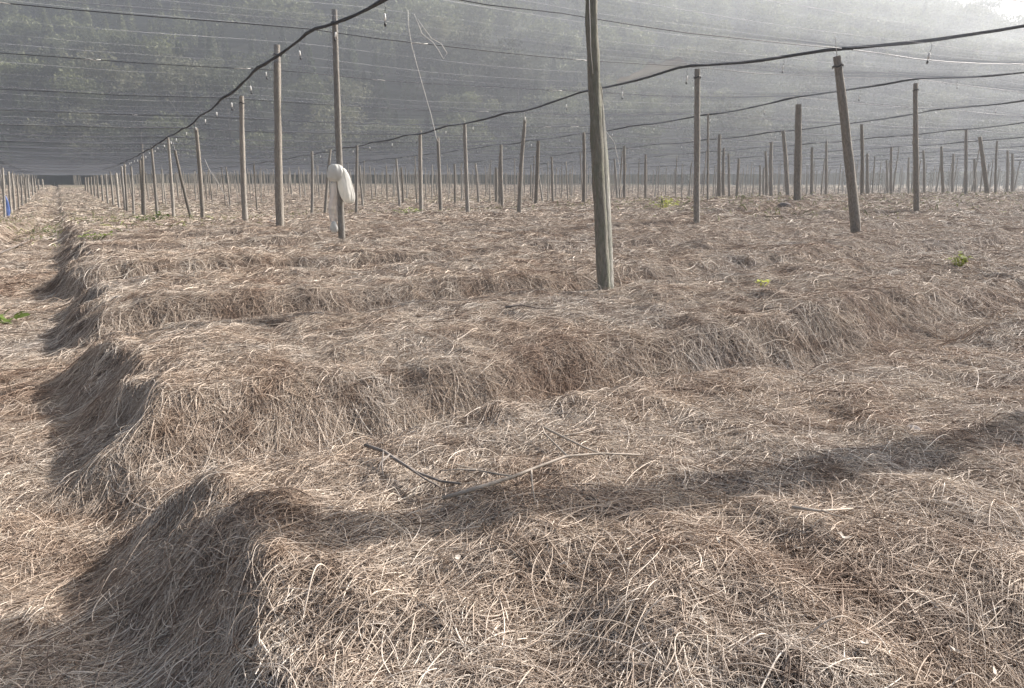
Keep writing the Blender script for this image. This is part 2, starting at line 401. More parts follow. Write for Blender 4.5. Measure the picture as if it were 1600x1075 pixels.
for (f1, x, y, z, a, b, c, px) in spots:
    cl = float(fbm(x*.03, y*.03, 77)); 
    k = 0 if a+cl*.9 < .42 else (1 if b < .45 else (2 if b < .75 else 3))
    vs, lab, kind = KINDS[k]; cm, tm = vs[int(c*2.99)]
    ht = {'cone': 10.5, 'round': 12, 'wide': 12}[kind]*(.65+.7*b*c+.35*a)
    if tree_n < 290:
        e = empty(NAMES[kind], (x, y, z)); e.rotation_euler.z = a*50; e.scale = (ht, ht, ht)
        tag(e, lab, 'tree', {'cone': 'conifers on the hillside', 'round': 'rounded trees on the hillside' if k == 1 else 'pale trees on the hillside', 'wide': 'spreading trees on the hillside'}[kind])
        co = bpy.data.objects.new('crown', cm); col.objects.link(co); co.parent = e
        to = bpy.data.objects.new('trunk', tm); col.objects.link(to); to.parent = e
        tree_n += 1
    else:
        v = np.empty(len(cm.vertices)*3, np.float32); cm.vertices.foreach_get('co', v); v = v.reshape(-1, 3)
        sel = np.arange(len(v)//4); v = v.reshape(-1, 4, 3)[sel[::3]].reshape(-1, 3)
        ca, sa = math.cos(a*50), math.sin(a*50)
        mid = v.reshape(-1, 4, 3).mean(1, keepdims=True); v = (mid+(v.reshape(-1, 4, 3)-mid)*1.6).reshape(-1, 3)
        vv = np.stack([v[:, 0]*ca-v[:, 1]*sa, v[:, 0]*sa+v[:, 1]*ca, v[:, 2]], 1)*ht+np.array((x, y, z))
        rest_v.append(vv); rest_f.append(np.arange(len(vv)).reshape(-1, 4)+rest_n); rest_n += len(vv)
if rest_v:
    o = link('forest', npmesh('forest', np.concatenate(rest_v), np.concatenate(rest_f), False), None, LEAF)
    tag(o, 'mass of trees covering the upper part of the hillside', 'forest', kind='stuff')

# ------------------------------------------------------------------ wooden posts
def post_mesh(name, seed, sides=9, rings=9, bend=.02, m=WOOD):
    r = random.Random(seed); ph = r.uniform(0, 6.28); pts = []; rad = []
    for i in range(rings+1):
        t = i/rings; k = math.sin(t*math.pi)*bend
        pts.append((k*math.cos(ph)+r.uniform(-.003, .003), k*math.sin(ph)+r.uniform(-.003, .003), t)); rad.append((1-.28*t)*(1+r.uniform(-.06, .06)))
    # unit post: height 1, radius 1 in local x, y applied by scale
    v = []; f = []
    for p, R in zip(pts, rad):
        for k in range(sides):
            an = 2*math.pi*k/sides; rr = R*(1+r.uniform(-.08, .08)); v.append((p[0]/.03*.6+rr*math.cos(an), p[1]/.03*.6+rr*math.sin(an), p[2]))
    for i in range(rings):
        for k in range(sides):
            k2 = (k+1) % sides; f.append((i*sides+k, i*sides+k2, (i+1)*sides+k2, (i+1)*sides+k))
    f.append(tuple(range(sides-1, -1, -1))); f.append(tuple(rings*sides+k for k in range(sides)))
    me = pymesh(name, v, f); me.materials.append(m); return me
PM = [post_mesh('post', 20+i) for i in range(6)]; PP = [post_mesh('post', 40+i, m=PALE) for i in range(3)]
PM_FAR = [post_mesh('post', 60+i, 6, 3) for i in range(4)]
NEAR = post_mesh('post', 3, 18, 26, .014, MOSSY)
rodm = tube('rod', [(0, 0, 0), (.05, 0, .5), (-.04, .03, 1)], [1, .8, .5], 5); rodm.materials.append(ROD)
tiem = tube('tie', [(math.cos(a*.5), math.sin(a*.5), .12*math.sin(a*1.7)) for a in range(14)], .10, 5); tiem.materials.append(WIRE)
posts_xy = []
PLAIN = 'plain slim weathered pole standing in the rows under the shade net'
PLAIN_G = 'plain poles in the rows under the net'
def post(base, top, rad, me, label=None, rod=0, tie=False, group=None):
    b = Vector(base); t = Vector(top); d = t-b
    o = bpy.data.objects.new('wooden_post', me); col.objects.link(o)
    b2 = b-d.normalized()*.10; d2 = t-b2
    qd = d2.to_track_quat('Z', 'Y'); 
    o.matrix_world = Matrix.Translation(b2) @ (qd @ Matrix.Rotation(rnd.uniform(0, 6.28), 3, 'Z').to_quaternion()).to_matrix().to_4x4() @ Matrix.Diagonal((rad, rad, d2.length, 1))
    tag(o, label or PLAIN, 'post', None if label and not group else (group or PLAIN_G))
    L = d2.length
    if rod:
        p = bpy.data.objects.new('extension_rod', rodm); col.objects.link(p); p.parent = o
        p.location = (.45, 0, .93); p.scale = (.007/rad, .007/rad, (.07*L+rod)/L)
    if tie:
        p = bpy.data.objects.new('wire_tie', tiem); col.objects.link(p); p.parent = o
        p.location = (0, 0, .95); p.scale = (.95, .95, .03/L*3)
    posts_xy.append((b.x, b.y)); return o
def place(xb, xt, yt, wpx, where, me=None, label=None, rod=0, tie=False, group=None):
    """a post seen with its foot in column xb and its top at pixel (xt, yt); where = ('row', X) or ('fwd', distance)"""
    x, y = at_row(xb, where[1]) if where[0] == 'row' else at_dist(xb, where[1])
    fwd = (x*FW[0]+y*FW[1]); z0 = float(ground(x, y)); zt = z_at(xt, yt, x, y)
    lean = (xt-xb)/F*fwd - (CX-xb)/F*fwd*0   # sideways lean across the line of sight
    # seen verticals converge downwards with the tilted camera: take that share out of the lean
    lean -= fwd/F*((xb-CX)*math.tan(PITCH)*((zt-z0)/fwd))
    top = Vector((x+RT[0]*lean, y+RT[1]*lean, zt))
    return post((x, y, z0), top, wpx*.5*fwd/F, me or rnd.choice(PM), label, rod, tie, group)
R1, R2, R3 = ('row', 4.0), ('row', 12.6), ('row', 21.2)
# the rows nearest the path and the camera, one by one
gp = hit_ground(944, 455)
top = gp+Vector((-.03, .02, 2.25)); 
near_post = post(gp, Vector((gp.x-RT[0]*.155, gp.y-RT[1]*.155, 2.22)), .0405, NEAR, 'thick mossy wooden post with a broken branch stub near its foot')
st = link('branch_stub', tube('branch_stub', [(0, 0, 0), (1.3, .2, .012), (1.7, .25, .018)], [.5, .42, .3], 7), near_post, MOSSY); st.location = (0, 0, .117); st.rotation_euler.z = 0
st.scale = (1, 1, 1)
bag_post = place(531, 519, 15, 11, R1, None, 'tall weathered post with the white plastic bag knotted around it', tie=True)
place(436, 431, 70, 13, R1, PP[0], 'stout post with a pale sawn-off top rising above the rolled net', tie=True)
place(382, 376, 150, 9, R1, PP[1], 'stripped pale post directly under the net roll, beside the stout sawn-off post', tie=True)
place(315, 304, 200, 7, R1, PP[2], 'pale post with a thin rod sticking up, beside a slanting pole', rod=.12)
place(298, 273, 235, 5, R1, None, 'thin pole slanting towards the path under the net roll', rod=.2)
place(270, 261, 215, 5, R1, PP[1]); place(245, 235, 228, 5, R1); place(224, 220, 222, 5.5, R1, rod=.3)
for xb, xt, yt in ((222, 217, 250), (208, 204, 260), (199, 194, 256), (196, 190, 260), (187, 182, 270), (178, 173, 268), (170, 167, 272), (163, 160, 273), (157, 154, 274), (151, 149, 275), (147, 145, 276), (142, 141, 277), (138, 137, 277)):
    place(xb, xt, yt, 4 if xb > 180 else 3, R1, rnd.choice(PM+PP))
for xb, xt, yt in ((6, 2, 262), (17, 12, 268), (23, 18, 271), (30, 26, 274), (36, 33, 275), (43, 40, 277), (49, 46, 278), (55, 53, 279), (60, 58, 279), (66, 64, 280), (72, 71, 280), (78, 77, 281)):
    place(xb, xt, yt, 4 if xb < 30 else 3, ('row', -2.8), rnd.choice(PM+PP), 'slim pole in the row on the far side of the dirt path', group='poles across the path')
place(1341, 1314, 88, 16, R2, None, 'stout bare post leaning hard, with a thin rod above its top', rod=.22, tie=True)
place(1089, 1091, 108, 11, R2, None, 'upright post holding the net roll beside a loose pale net fold', tie=True)
place(936, 935, 155, 8, R2)
place(811, 820, 187, 7, R2, None, 'thin pole leaning away from the path with a rod above it', rod=.14)
place(731, 726, 192, 7, R2, None, 'upright pole where the net roll bends down, near the leaning thin pole', rod=.14)
place(658, 656, 204, 7, R2, PP[0]); place(689, 684, 215, 6, ('fwd', 33), None, 'pole topped by a long whip bending towards the hanging twine')
place(1433, 1432, 130, 9, R3, None, 'straight pole standing past the stout leaning post', tie=True)
place(1244, 1247, 163, 12, R3, PM[2], 'knobbly thick post with branch stubs and earth heaped at its foot')
place(1105, 1106, 178, 4, R3); place(912, 912, 207, 6, ('fwd', 31)); place(837, 841, 220, 7, ('fwd', 35), None, 'pole with a dark collar low on its shaft')
for xb, xt, yt, wp, fw in ((486, 486, 236, 5, 39), (507, 515, 233, 5, 37), (556, 557, 227, 5, 35), (567, 562, 258, 3.5, 55), (625, 619, 248, 4.5, 48), (630, 627, 262, 4, 58), (785, 783, 226, 5.5, 36),
        (781, 781, 240, 4, 42), (711, 710, 256, 4, 55), (748, 743, 255, 4, 56), (775, 775, 262, 5, 60), (864, 862, 245, 4.5, 48), (848, 838, 252, 3, 58), (975, 975, 228, 5, 42), (1009, 1009, 241, 4.5, 50),
        (965, 960, 248, 4, 52), (1124, 1124, 210, 6, 35), (1131, 1131, 231, 5, 42), (1139, 1138, 240, 4.5, 48), (1150, 1154, 248, 5, 56), (1197, 1196, 236, 5, 48), (1205, 1205, 222, 6.5, 40),
        (1186, 1187, 258, 4, 60), (1193, 1193, 262, 4, 62), (1230, 1223, 204, 7, 33), (1267, 1268, 230, 5, 44), (1290, 1291, 219, 4.5, 42), (1345, 1345, 194, 6, 33), (1355, 1354, 240, 5, 50), (1330, 1331, 235, 4.5, 48),
        (1392, 1392, 230, 4.5, 45), (1386, 1384, 250, 4, 58), (1427, 1426, 220, 6, 40), (1442, 1441, 235, 4.5, 48), (1472, 1469, 229, 5, 46), (1486, 1488, 240, 4.5, 52), (1507, 1508, 203, 5.5, 36), (1540, 1529, 214, 7, 38),
        (1553, 1556, 220, 4, 42), (1571, 1572, 235, 4.5, 50), (1580, 1580, 240, 4.5, 52), (1521, 1521, 248, 5, 55), (1419, 1419, 246, 4, 56)):
    place(xb, xt, yt, wp, ('fwd', fw), rnd.choice(PM), rod=.12 if rnd.random() < .3 else 0)
# the remaining rows towards the hill: 300 poles in view one by one, the farthest as one mass
far = []
for kx in range(-12, 80):
    for ky in range(0, 60):
        X = 4+4.3*kx+rnd.uniform(-.7, .7); Y = 1.2+4*ky+rnd.uniform(-.5, .5)
        x, y = X*S, Y*S; f = (x*FW[0]+y*FW[1])/S; t = (x*RT[0]+y*RT[1])/S; px = CX+F*t/f if f > 1 else -999
        if f < 47 or (kx % 2 and f < 66) or f > 225 or px < -15 or px > 1615: continue
        if abs(X-4) < 1.5 and Y < 190: continue
        if abs(X) < 2.4: continue
        if min((x-a)**2+(y-b)**2 for a, b in posts_xy) < .9: continue
        if rnd.random() < .06: continue
        far.append((f, x, y))
far.sort(); n_far = max(0, 298-len(posts_xy)); mv, mf, nn = [], [], 0
for i, (f, x, y) in enumerate(far):
    z0 = float(ground(x, y)); h = float(netz(x, y))-z0+rnd.uniform(-.12, .16); lx, ly = rnd.gauss(0, .06), rnd.gauss(0, .06)
    if rnd.random() < .12: lx *= 3.5
    rad = rnd.uniform(.026, .044)
    if i < n_far: post((x, y, z0), (x+lx, y+ly, z0+h), rad, rnd.choice(PM_FAR))
    else:
        b = Vector((x, y, z0-.1)); t = Vector((x+lx, y+ly, z0+h))
        for k in range(4):
            an = k*math.pi/2; dd = Vector((math.cos(an)*rad, math.sin(an)*rad, 0)); mv += [b+dd, t+dd*.75]
        mf += [(nn+2*k, nn+2*((k+1) % 4), nn+2*((k+1) % 4)+1, nn+2*k+1) for k in range(4)]; nn += 8
if mv:
    o = link('distant_posts', pymesh('distant_posts', mv, mf), None, WOOD); tag(o, 'crowd of distant net poles at the foot of the hillside', 'posts', kind='stuff')

# ------------------------------------------------------------------ net panels, rolled net along the rows, cross wires
ORD = 'first second third fourth fifth sixth seventh eighth ninth tenth eleventh twelfth thirteenth fourteenth fifteenth sixteenth seventeenth eighteenth nineteenth twentieth'.split()
ROWS = [-11.4, -2.8, 4.0]+[4+8.6*k for k in range(1, 16)]
WY = [1.4+4*k for k in range(0, 50)]
def rowx(X, Y): return X+.22*vnoise(np.asarray(Y)*.25, X+.5, 61)
def sag(Y): return -.10*np.abs(np.sin(np.pi*(Y-1.4)/4.0))**.8
ny = np.concatenate([np.arange(2.6, 40, .4), np.arange(40, 100, 1.0), np.arange(100, 236, 3)])
for i in range(len(ROWS)-1):
    a, b = ROWS[i], ROWS[i+1]
    nx = np.linspace(0, 1, 15)
    uu, yy = np.meshgrid(nx, ny)
    xx = rowx(a, yy)*(1-uu)+rowx(b, yy)*uu
    zz = netz(xx*S, yy*S)/S + sag(yy) - .12*np.sin(np.pi*uu)*(.6+.8*vnoise(yy*.25, xx*.1, 62)) + .05*fbm(xx*.35, yy*1.3, 63) + .03
    idx = np.arange(xx.size).reshape(xx.shape)
    q = np.stack([idx[:-1, :-1], idx[:-1, 1:], idx[1:, 1:], idx[1:, :-1]], -1).reshape(-1, 4)
    o = link('shade_net', npmesh('shade_net', np.stack([xx.ravel(), yy.ravel(), zz.ravel()], 1)*S, q), None, NET)
    tag(o, 'shade net spanning the dirt path overhead' if a == -2.8 else ('shade net panel between the path row and the row with the leaning post' if a == 4.0 else 'grey see-through shade net panel over the %s bay of posts from the path' % ORD[i-1 if i else 0]) if i != 0 else 'shade net panel beyond the row across the path',
        'net')
# the far end of the field is closed by a folded side net hanging to the ground
cx_ = np.linspace(-40, 150, 160); cy_ = 235.2+.25*np.sin(cx_*2.1)+.5*vnoise(cx_*.4, 0, 64); tz = netz(cx_*S, cy_*S)/S+.05*vnoise(cx_*.7, 2, 65); bz_ = ground(cx_*S, cy_*S)/S-.05
v = np.concatenate([np.stack([cx_, cy_+.15*k_*np.sin(cx_*3), tz*(1-k_)+bz_*k_], 1) for k_ in (0, .33, .66, 1)])*S; m_ = len(cx_)
q = np.array([(r_*m_+i, r_*m_+i+1, (r_+1)*m_+i+1, (r_+1)*m_+i) for r_ in range(3) for i in range(m_-1)])
o = link('side_net', npmesh('side_net', v, q), None, NETD); tag(o, 'folded grey side net closing the far end of the field', 'net')
for i, X in enumerate(ROWS):
    y0 = 8.1 if X == 4.0 else (2.0 if X < 20 else 4)
    Y = np.concatenate([np.arange(y0, 60, .5), np.arange(60, 204, 3)])
    sgn = sag(Y)*.55
    z = netz(X*S, Y*S)/S + sgn + .05*vnoise(Y*.8, X, 65); xr = rowx(X, Y)+.03*vnoise(Y*1.5, X, 66)
    rad = .027*(1+.5*vnoise(Y*.9, X, 67)+.35*vnoise(Y*3.1, X, 68))
    me = tube('net_roll', [Vector((p, q_, r_))*S for p, q_, r_ in zip(xr, Y, z)], [v_*S for v_ in rad], 8, .18, i)
    o = link('net_roll', me, None, ROLL)
    lab = {4.0: 'dark rolled net bundle running along the posts beside the path', -2.8: 'dark rolled net bundle on the row across the path', 12.6: 'dark rolled net bundle carried by the stout leaning post'}.get(X)
    tag(o, lab or ('dark rolled net bundle beyond the row across the path' if i == 0 else 'dark rolled net bundle along the %s post row from the path' % ORD[i-2]), 'net roll')
# the gathered front edge of the net, slung across in front of the posts; it casts the band over the first bed
pts = []
for px, py in ((190, 905), (300, 868), (420, 846), (560, 834), (700, 824), (850, 812), (1000, 795), (1150, 766), (1300, 738), (1450, 708), (1600, 675), (1800, 630)):
    p = hit_ground(px, py); p.z = 0.0; q = (p+sdir*(3.26*S/sdir.z))/S; pts.append((q.x, q.y, q.z))
pts.append((pts[-1][0]+4, pts[-1][1]-.4, 3.3))
pa = np.array(pts); tq = np.linspace(0, len(pa)-1, 70)
fine = np.stack([np.interp(tq, np.arange(len(pa)), pa[:, k]) for k in range(3)], 1)

for _ in range(12): fine[1:-1] = (fine[:-2]+fine[1:-1]*2+fine[2:])/4
fine[:, 2] += .03*vnoise(tq*.9, 0, 71); fine[:, 1] += .03*vnoise(tq*1.1, 3, 72)
o = link('net_roll', tube('net_roll', [Vector(p)*S for p in fine], [(.098+.03*float(vnoise(t_*.8, 9, 73)))*S for t_ in tq], 10, .2, 5), None, ROLL)
tag(o, 'thick gathered net edge slung across the first bed', 'net roll')
for k, Y in enumerate(WY[1:30]):
    X = np.concatenate([np.arange(-14, 45, 1.2), np.arange(45, 140, 5)])
    yv = Y+.15*vnoise(X*.15, k*3.1, 81)-.012*X; z = netz(X*S, yv*S)/S+.05*vnoise(X*.6, k*1.7, 82)-.06*np.abs(np.sin(np.pi*(X-4)/8.6))
    me = tube('cross_wire', [Vector((a, b, c))*S for a, b, c in zip(X, yv, z)], .0048*(1 if k < 6 else 1.4), 5)
    o = link('cross_wire', me, None, WIRE)
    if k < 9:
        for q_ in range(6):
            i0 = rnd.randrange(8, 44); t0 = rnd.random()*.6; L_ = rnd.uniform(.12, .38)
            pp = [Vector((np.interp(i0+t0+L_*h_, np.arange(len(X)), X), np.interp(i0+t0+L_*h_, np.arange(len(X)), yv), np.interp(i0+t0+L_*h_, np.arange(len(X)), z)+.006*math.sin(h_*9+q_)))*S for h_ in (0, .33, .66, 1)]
            link('painted_glint', tube('painted_glint', pp, .006, 5, .3, q_), o, TWINE_GLINT)  # pale tube painted in as a sunlit glint on the wire
    tag(o, 'thin cross wire under the net, %s one beyond the mossy post' % ORD[k] if k < 12 else 'thin cross wire under the farthest part of the shade net', 'wire', None if k < 12 else 'farthest cross wires under the net')

# ------------------------------------------------------------------ micro sprinklers dangling from the rolls
s_tube = tube('s', [(0, 0, 0), (.012, 0, -.05), (.0, .006, -.10)], .0022, 5); s_tube.materials.append(DARKP)
s_wt = tube('s', [(0, 0, -.095), (0, 0, -.10), (0, 0, -.15), (0, 0, -.156)], [.004, .0105, .0105, .005], 8); s_wt.materials.append(WHITE)
s_nz = tube('s', [(0, 0, -.155), (0, 0, -.172), (0, 0, -.176), (0, 0, -.19), (0, 0, -.205)], [.004, .004, .011, .012, .003], 8); s_nz.materials.append(DARKP)
for X, ys in ((4.0, np.arange(10.2, 60, 2.05)), (12.6, np.arange(5, 46, 2.6)), (21.2, np.arange(6, 40, 3)), (29.8, np.arange(8, 40, 3.4))):
    for Y in ys:
        Y = Y+rnd.uniform(-.4, .4); z = float(netz(X*S, Y*S)) + float(sag(Y))*.55*S-.02
        e = empty('hanging_sprinkler', (float(rowx(X, Y))*S, Y*S, z)); e.rotation_euler = (rnd.uniform(-.12, .12), rnd.uniform(-.12, .12), rnd.uniform(0, 6))
        nm = {4.0: 'beside the path', 12.6: 'of the leaning post', 21.2: 'of the knobbly post', 29.8: 'past the knobbly post'}[X]
        tag(e, 'small white hanging sprinkler below the net roll on the row '+nm, 'sprinkler', 'sprinklers on the row '+nm)
        k_ = rnd.uniform(.85, 1.2); e.scale = (k_, k_, k_)
        for nm_, me in (('drop_tube', s_tube), ('weight', s_wt), ('nozzle', s_nz)):
            p = bpy.data.objects.new(nm_, me); col.objects.link(p); p.parent = e

# ------------------------------------------------------------------ plastic bag on its post
def sheet(name, fn, nu, nv, m, parent=None, thick=0):
    v = []; f = []
    for j in range(nv+1):
        for i in range(nu+1): v.append(fn(i/nu, j/nv))
    for j in range(nv):
        for i in range(nu): a = j*(nu+1)+i; f.append((a, a+1, a+nu+2, a+nu+1))
    o = link(name, pymesh(name, v, f), parent, m)
    if thick:
        md = o.modifiers.new('t', 'SOLIDIFY'); md.thickness = thick
    return o
bx, by = at_row(531, 4.0); bf = bx*FW[0]+by*FW[1]; u = bf/F       # metres per photo pixel there
bz = lambda py: z_at(530, py, bx, by)
e = empty('plastic_bag', (bx, by, bz(290))); tag(e, 'white plastic bag knotted around the tall post, bulging to one side', 'bag')
def loc3(rp, fp, zp): return (RT[0]*rp*u+FW[0]*fp*u, RT[1]*rp*u+FW[1]*fp*u, zp*u)
def lumpy(cx, cz, rx, rz, seed, lean, fy=-6, top=.45):
    def fn(a, b):
        th = a*2*math.pi; ph = b*math.pi
        crease = abs(float(vnoise(math.cos(th)*2.2+seed+b*.8, math.sin(th)*2.2+b*1.2, seed)))*2
        k = 1+.30*float(fbm(math.cos(th)*1.4+seed, math.sin(th)*1.4+b*2.2, seed, 4))-.22*(1-crease)**4
        taper = top+(1-top)*float(sstep(0, .75, b))
        r_ = max(math.sin(ph), 0)**.55*k*taper; z = math.cos(ph)
        z = z+.10*float(fbm(math.cos(th)*2+9, math.sin(th)*2+seed, seed+2, 3))*math.sin(ph)
        return loc3(cx+lean*(1-z)+r_*rx*math.cos(th), fy+r_*rx*.8*math.sin(th), cz+z*rz)
    return fn
sheet('knotted_top', lumpy(-2, 19, 14.5, 13, 3, .8, -7, .8), 40, 24, BAG, e)
sheet('bulging_pouch', lumpy(9, 0, 13.5, 26, 8, 4.2, -8, .62), 48, 36, BAG, e)
sheet('torn_film', lambda a, b: loc3(-16+14*a+1.5*math.sin(b*7), -1+2.5*math.sin(a*6+b*4), 6-62*b-3*math.sin(a*5)), 8, 18, FILM, e)
sheet('trailing_end', lumpy(-8, -62, 7, 9, 5, 0, -8), 14, 10, BAG, e)

# ------------------------------------------------------------------ twine ends hanging from the roll
def strand(name, pix, fwd, rad, m, label, cat, group=None, sides=5):
    pts = []
    for px, py in pix:
        x, y = at_dist(px, fwd); pts.append(Vector((x, y, z_at(px, py, x, y))))
    o = link(name, tube(name, pts, rad, sides), None, m); tag(o, label, cat, group); return o
strand('twine', [(646, 16), (646, 40), (650, 70), (658, 105), (668, 145), (677, 180), (684, 215), (687, 222)], 9.4, .0026, TWINE_GLINT, 'long pale twine hanging from the end of the rolled net', 'twine')
strand('twine', [(655, 22), (660, 35), (666, 52), (671, 57), (682, 66), (690, 78), (697, 92), (703, 83), (694, 68), (680, 60), (672, 48), (660, 30)], 9.4, .0030, TWINE_GLINT, 'frayed looped twine dangling beside the long twine', 'twine')
strand('twine', [(914, 0), (916, 40), (918, 80), (922, 115)], 6.2, .0016, TWINE_GLINT, 'thin white thread hanging along the mossy post', 'twine')
strand('twine', [(940, 200), (957, 222), (966, 260), (968, 290), (960, 320)], 6.5, .0014, TWINE_GLINT, 'fine loose thread bowing away from the mossy post', 'twine')
strand('bent_whip', [(326, 248), (332, 266), (342, 283), (352, 303), (360, 328)], 22, .006, ROD, 'thin bent whip leaning between the poles near the path', 'whip')

# loose pale fold of net lying against the roll by the upright post
fx = [at_row(px, 12.6) for px in (985, 1010, 1040, 1075)]
def fold(a, b):
    px = 960+120*a; x, y = at_row(px, 12.6); z = float(netz(x, y))+float(sag(y/S))*.55*S
    return (x-.06*b, y, z+.02+(.16*math.sin(a*math.pi)+.03*math.sin(a*19))*b+.02*math.sin(a*33)*b)
o = sheet('net_fold', fold, 30, 4, None, thick=.004); o.data.materials.append(FILM); tag(o, 'loose pale net fold bunched above the roll by the upright post', 'net fold')

# blue sack against the poles across the path
px0 = at_row(11, -2.8); u2 = (px0[0]*FW[0]+px0[1]*FW[1])/F; gz0 = float(ground(*px0))
def sack(a, b):
    th = a*2*math.pi; k = 1+.15*math.sin(th*3+b*5)+.2*float(fbm(a*4, b*4, 6)); rr_ = (math.sin(math.pi*min(max(b, .02), .98))**.35)*k
    return (px0[0]+rr_*.10*math.cos(th), px0[1]+rr_*.07*math.sin(th), gz0-.02+b*.85)
o = sheet('blue_sack', sack, 16, 14, BLUE); tag(o, 'faded blue sack tied upright among the poles across the path', 'sack')

# ------------------------------------------------------------------ dead branches, twigs, scraps, earth and lumps painted as shade, lying on the straw
def lay(px, py, lift=.012): 
    p = hit_ground(px, py); p.z = float(ground(p.x, p.y))+lift; return p
def branch(name, mainp, sides_, rad, m, label, lift=.036):
    e = empty(name, lay(*mainp[0])); tag(e, label, 'branch'); inv = Matrix.Translation(-e.location)
    def wp(pl, l): return [inv @ lay(px, py, l) for px, py in pl]
    n = len(mainp); o = link('stem', tube('stem', wp(mainp, lift), [rad*(1-.6*i/(n-1)) for i in range(n)], 7, .1, 2), e, m)
    for pl in sides_:
        k = len(pl); link('twig', tube('twig', wp(pl, lift*1.05), [rad*.5*(1-.6*i/(k-1)) for i in range(k)], 5), e, m)
    return e
branch('fallen_branch_or_shadow', [(693, 806), (745, 790), (800, 772), (840, 755), (885, 738), (940, 733), (1000, 735)], [[(800, 772), (760, 765), (700, 748)], [(745, 762), (720, 760), (690, 762)], [(830, 760), (832, 790), (836, 815)], [(885, 738), (850, 700), (848, 690)]], .0048, TWIG, 'pale forked dry branch lying flat on the first bed')
branch('fallen_branch_or_shadow', [(572, 718), (600, 728), (620, 742), (650, 762), (690, 778), (720, 782)], [[(600, 728), (598, 755), (600, 770)], [(610, 735), (596, 748), (590, 765)], [(640, 757), (665, 775), (690, 790)]], .0052, TWIG_SHADOW, 'grey broken branch with a splintered end and short twigs')
branch('fallen_branch_or_shadow', [(850, 690), (880, 706), (915, 724), (945, 736)], [[(880, 706), (905, 700), (930, 690)]], .004, TWIG, 'thin bare twig crossing the tip of the forked branch')
branch('fallen_branch_or_shadow', [(1235, 822), (1280, 828), (1330, 822)], [[(1280, 828), (1300, 836), (1325, 842)]], .0035, TWIG, 'short dry stick lying past the shadow band')
branch('fallen_branch_or_shadow', [(790, 492), (812, 488), (822, 482)], [[(812, 488), (840, 494), (905, 496)]], .006, TWIG_SHADOW, 'dark crooked stick on the second bed before the mossy post')
branch('fallen_branch_or_shadow', [(0, 402), (30, 388), (60, 372), (80, 352)], [[(30, 388), (45, 392), (60, 388)]], .012, TWIG_SHADOW, 'long dark stick standing in for the shadow line across the dirt path', .045)  # this dark stick is added in place of the net roll's shadow line
def scrap(px, py, size, label, m=SCRAP, seed=0):
    p = lay(px, py, .022); r = random.Random(seed); v = [(0, 0, 0)]; n = 7
    for k in range(n):
        a = 2*math.pi*k/n; R = size*.75*r.uniform(.45, 1.1); v.append((R*math.cos(a)*1.4, R*math.sin(a)*.7, r.uniform(-.3, .5)*size))
    v += [(x, y, z-.0015) for x, y, z in v]
    f = [(0, k+1, (k+1) % n+1) for k in range(n)]+[(n+1, n+1+(k+1) % n+1, n+1+k+1) for k in range(n)]
    f += [(k+1, n+2+k, n+2+(k+1) % n, (k+1) % n+1) for k in range(n)]
    o = link('dead_leaf', pymesh('dead_leaf', v, f, False), None, m); o.location = p; o.rotation_euler = (r.uniform(-.5, .2), r.uniform(-.4, .4), r.uniform(0, 6)); tag(o, label, 'dead leaf', 'pale curled leaves on the straw')
for i, (px, py, s_) in enumerate(((985, 876, .012), (1246, 874, .011), (1316, 856, .013), (1350, 1027, .014), (1100, 992, .009), (715, 890, .007), (1490, 1040, .012), (1548, 1066, .014), (648, 710, .010), (1120, 862, .008), (880, 900, .008), (492, 428, .030), (1470, 408, .030))):
    scrap(px, py, s_, 'curled pale dead leaf lying on the dry straw', SCRAP, i)
def rock(px, py, s_, label, m=EARTH_SHADE, seed=0):
    p = lay(px, py, s_*.25); bm = bmesh.new(); bmesh.ops.create_icosphere(bm, subdivisions=2, radius=s_); r = random.Random(seed)
    for v in bm.verts: v.co *= r.uniform(.8, 1.15); v.co.z *= .6; v.co.x *= 1.25
    me = bpy.data.meshes.new('clod'); bm.to_mesh(me); bm.free(); o = link('earth_or_shade_lump', me, None, m); o.location = p; tag(o, label, 'clod')
rock(1425, 676, .022, 'dark lump in place of a shaded hole just above the shadow band', seed=1); rock(1225, 324, .12, 'low heap of earth at the foot of the knobbly post', seed=2); rock(424, 349, .07, 'dark lump added as the shadow at the foot of the stout sawn-off post', seed=3)  # first and last lumps stand in for shade: a dark hole, a post's shadow

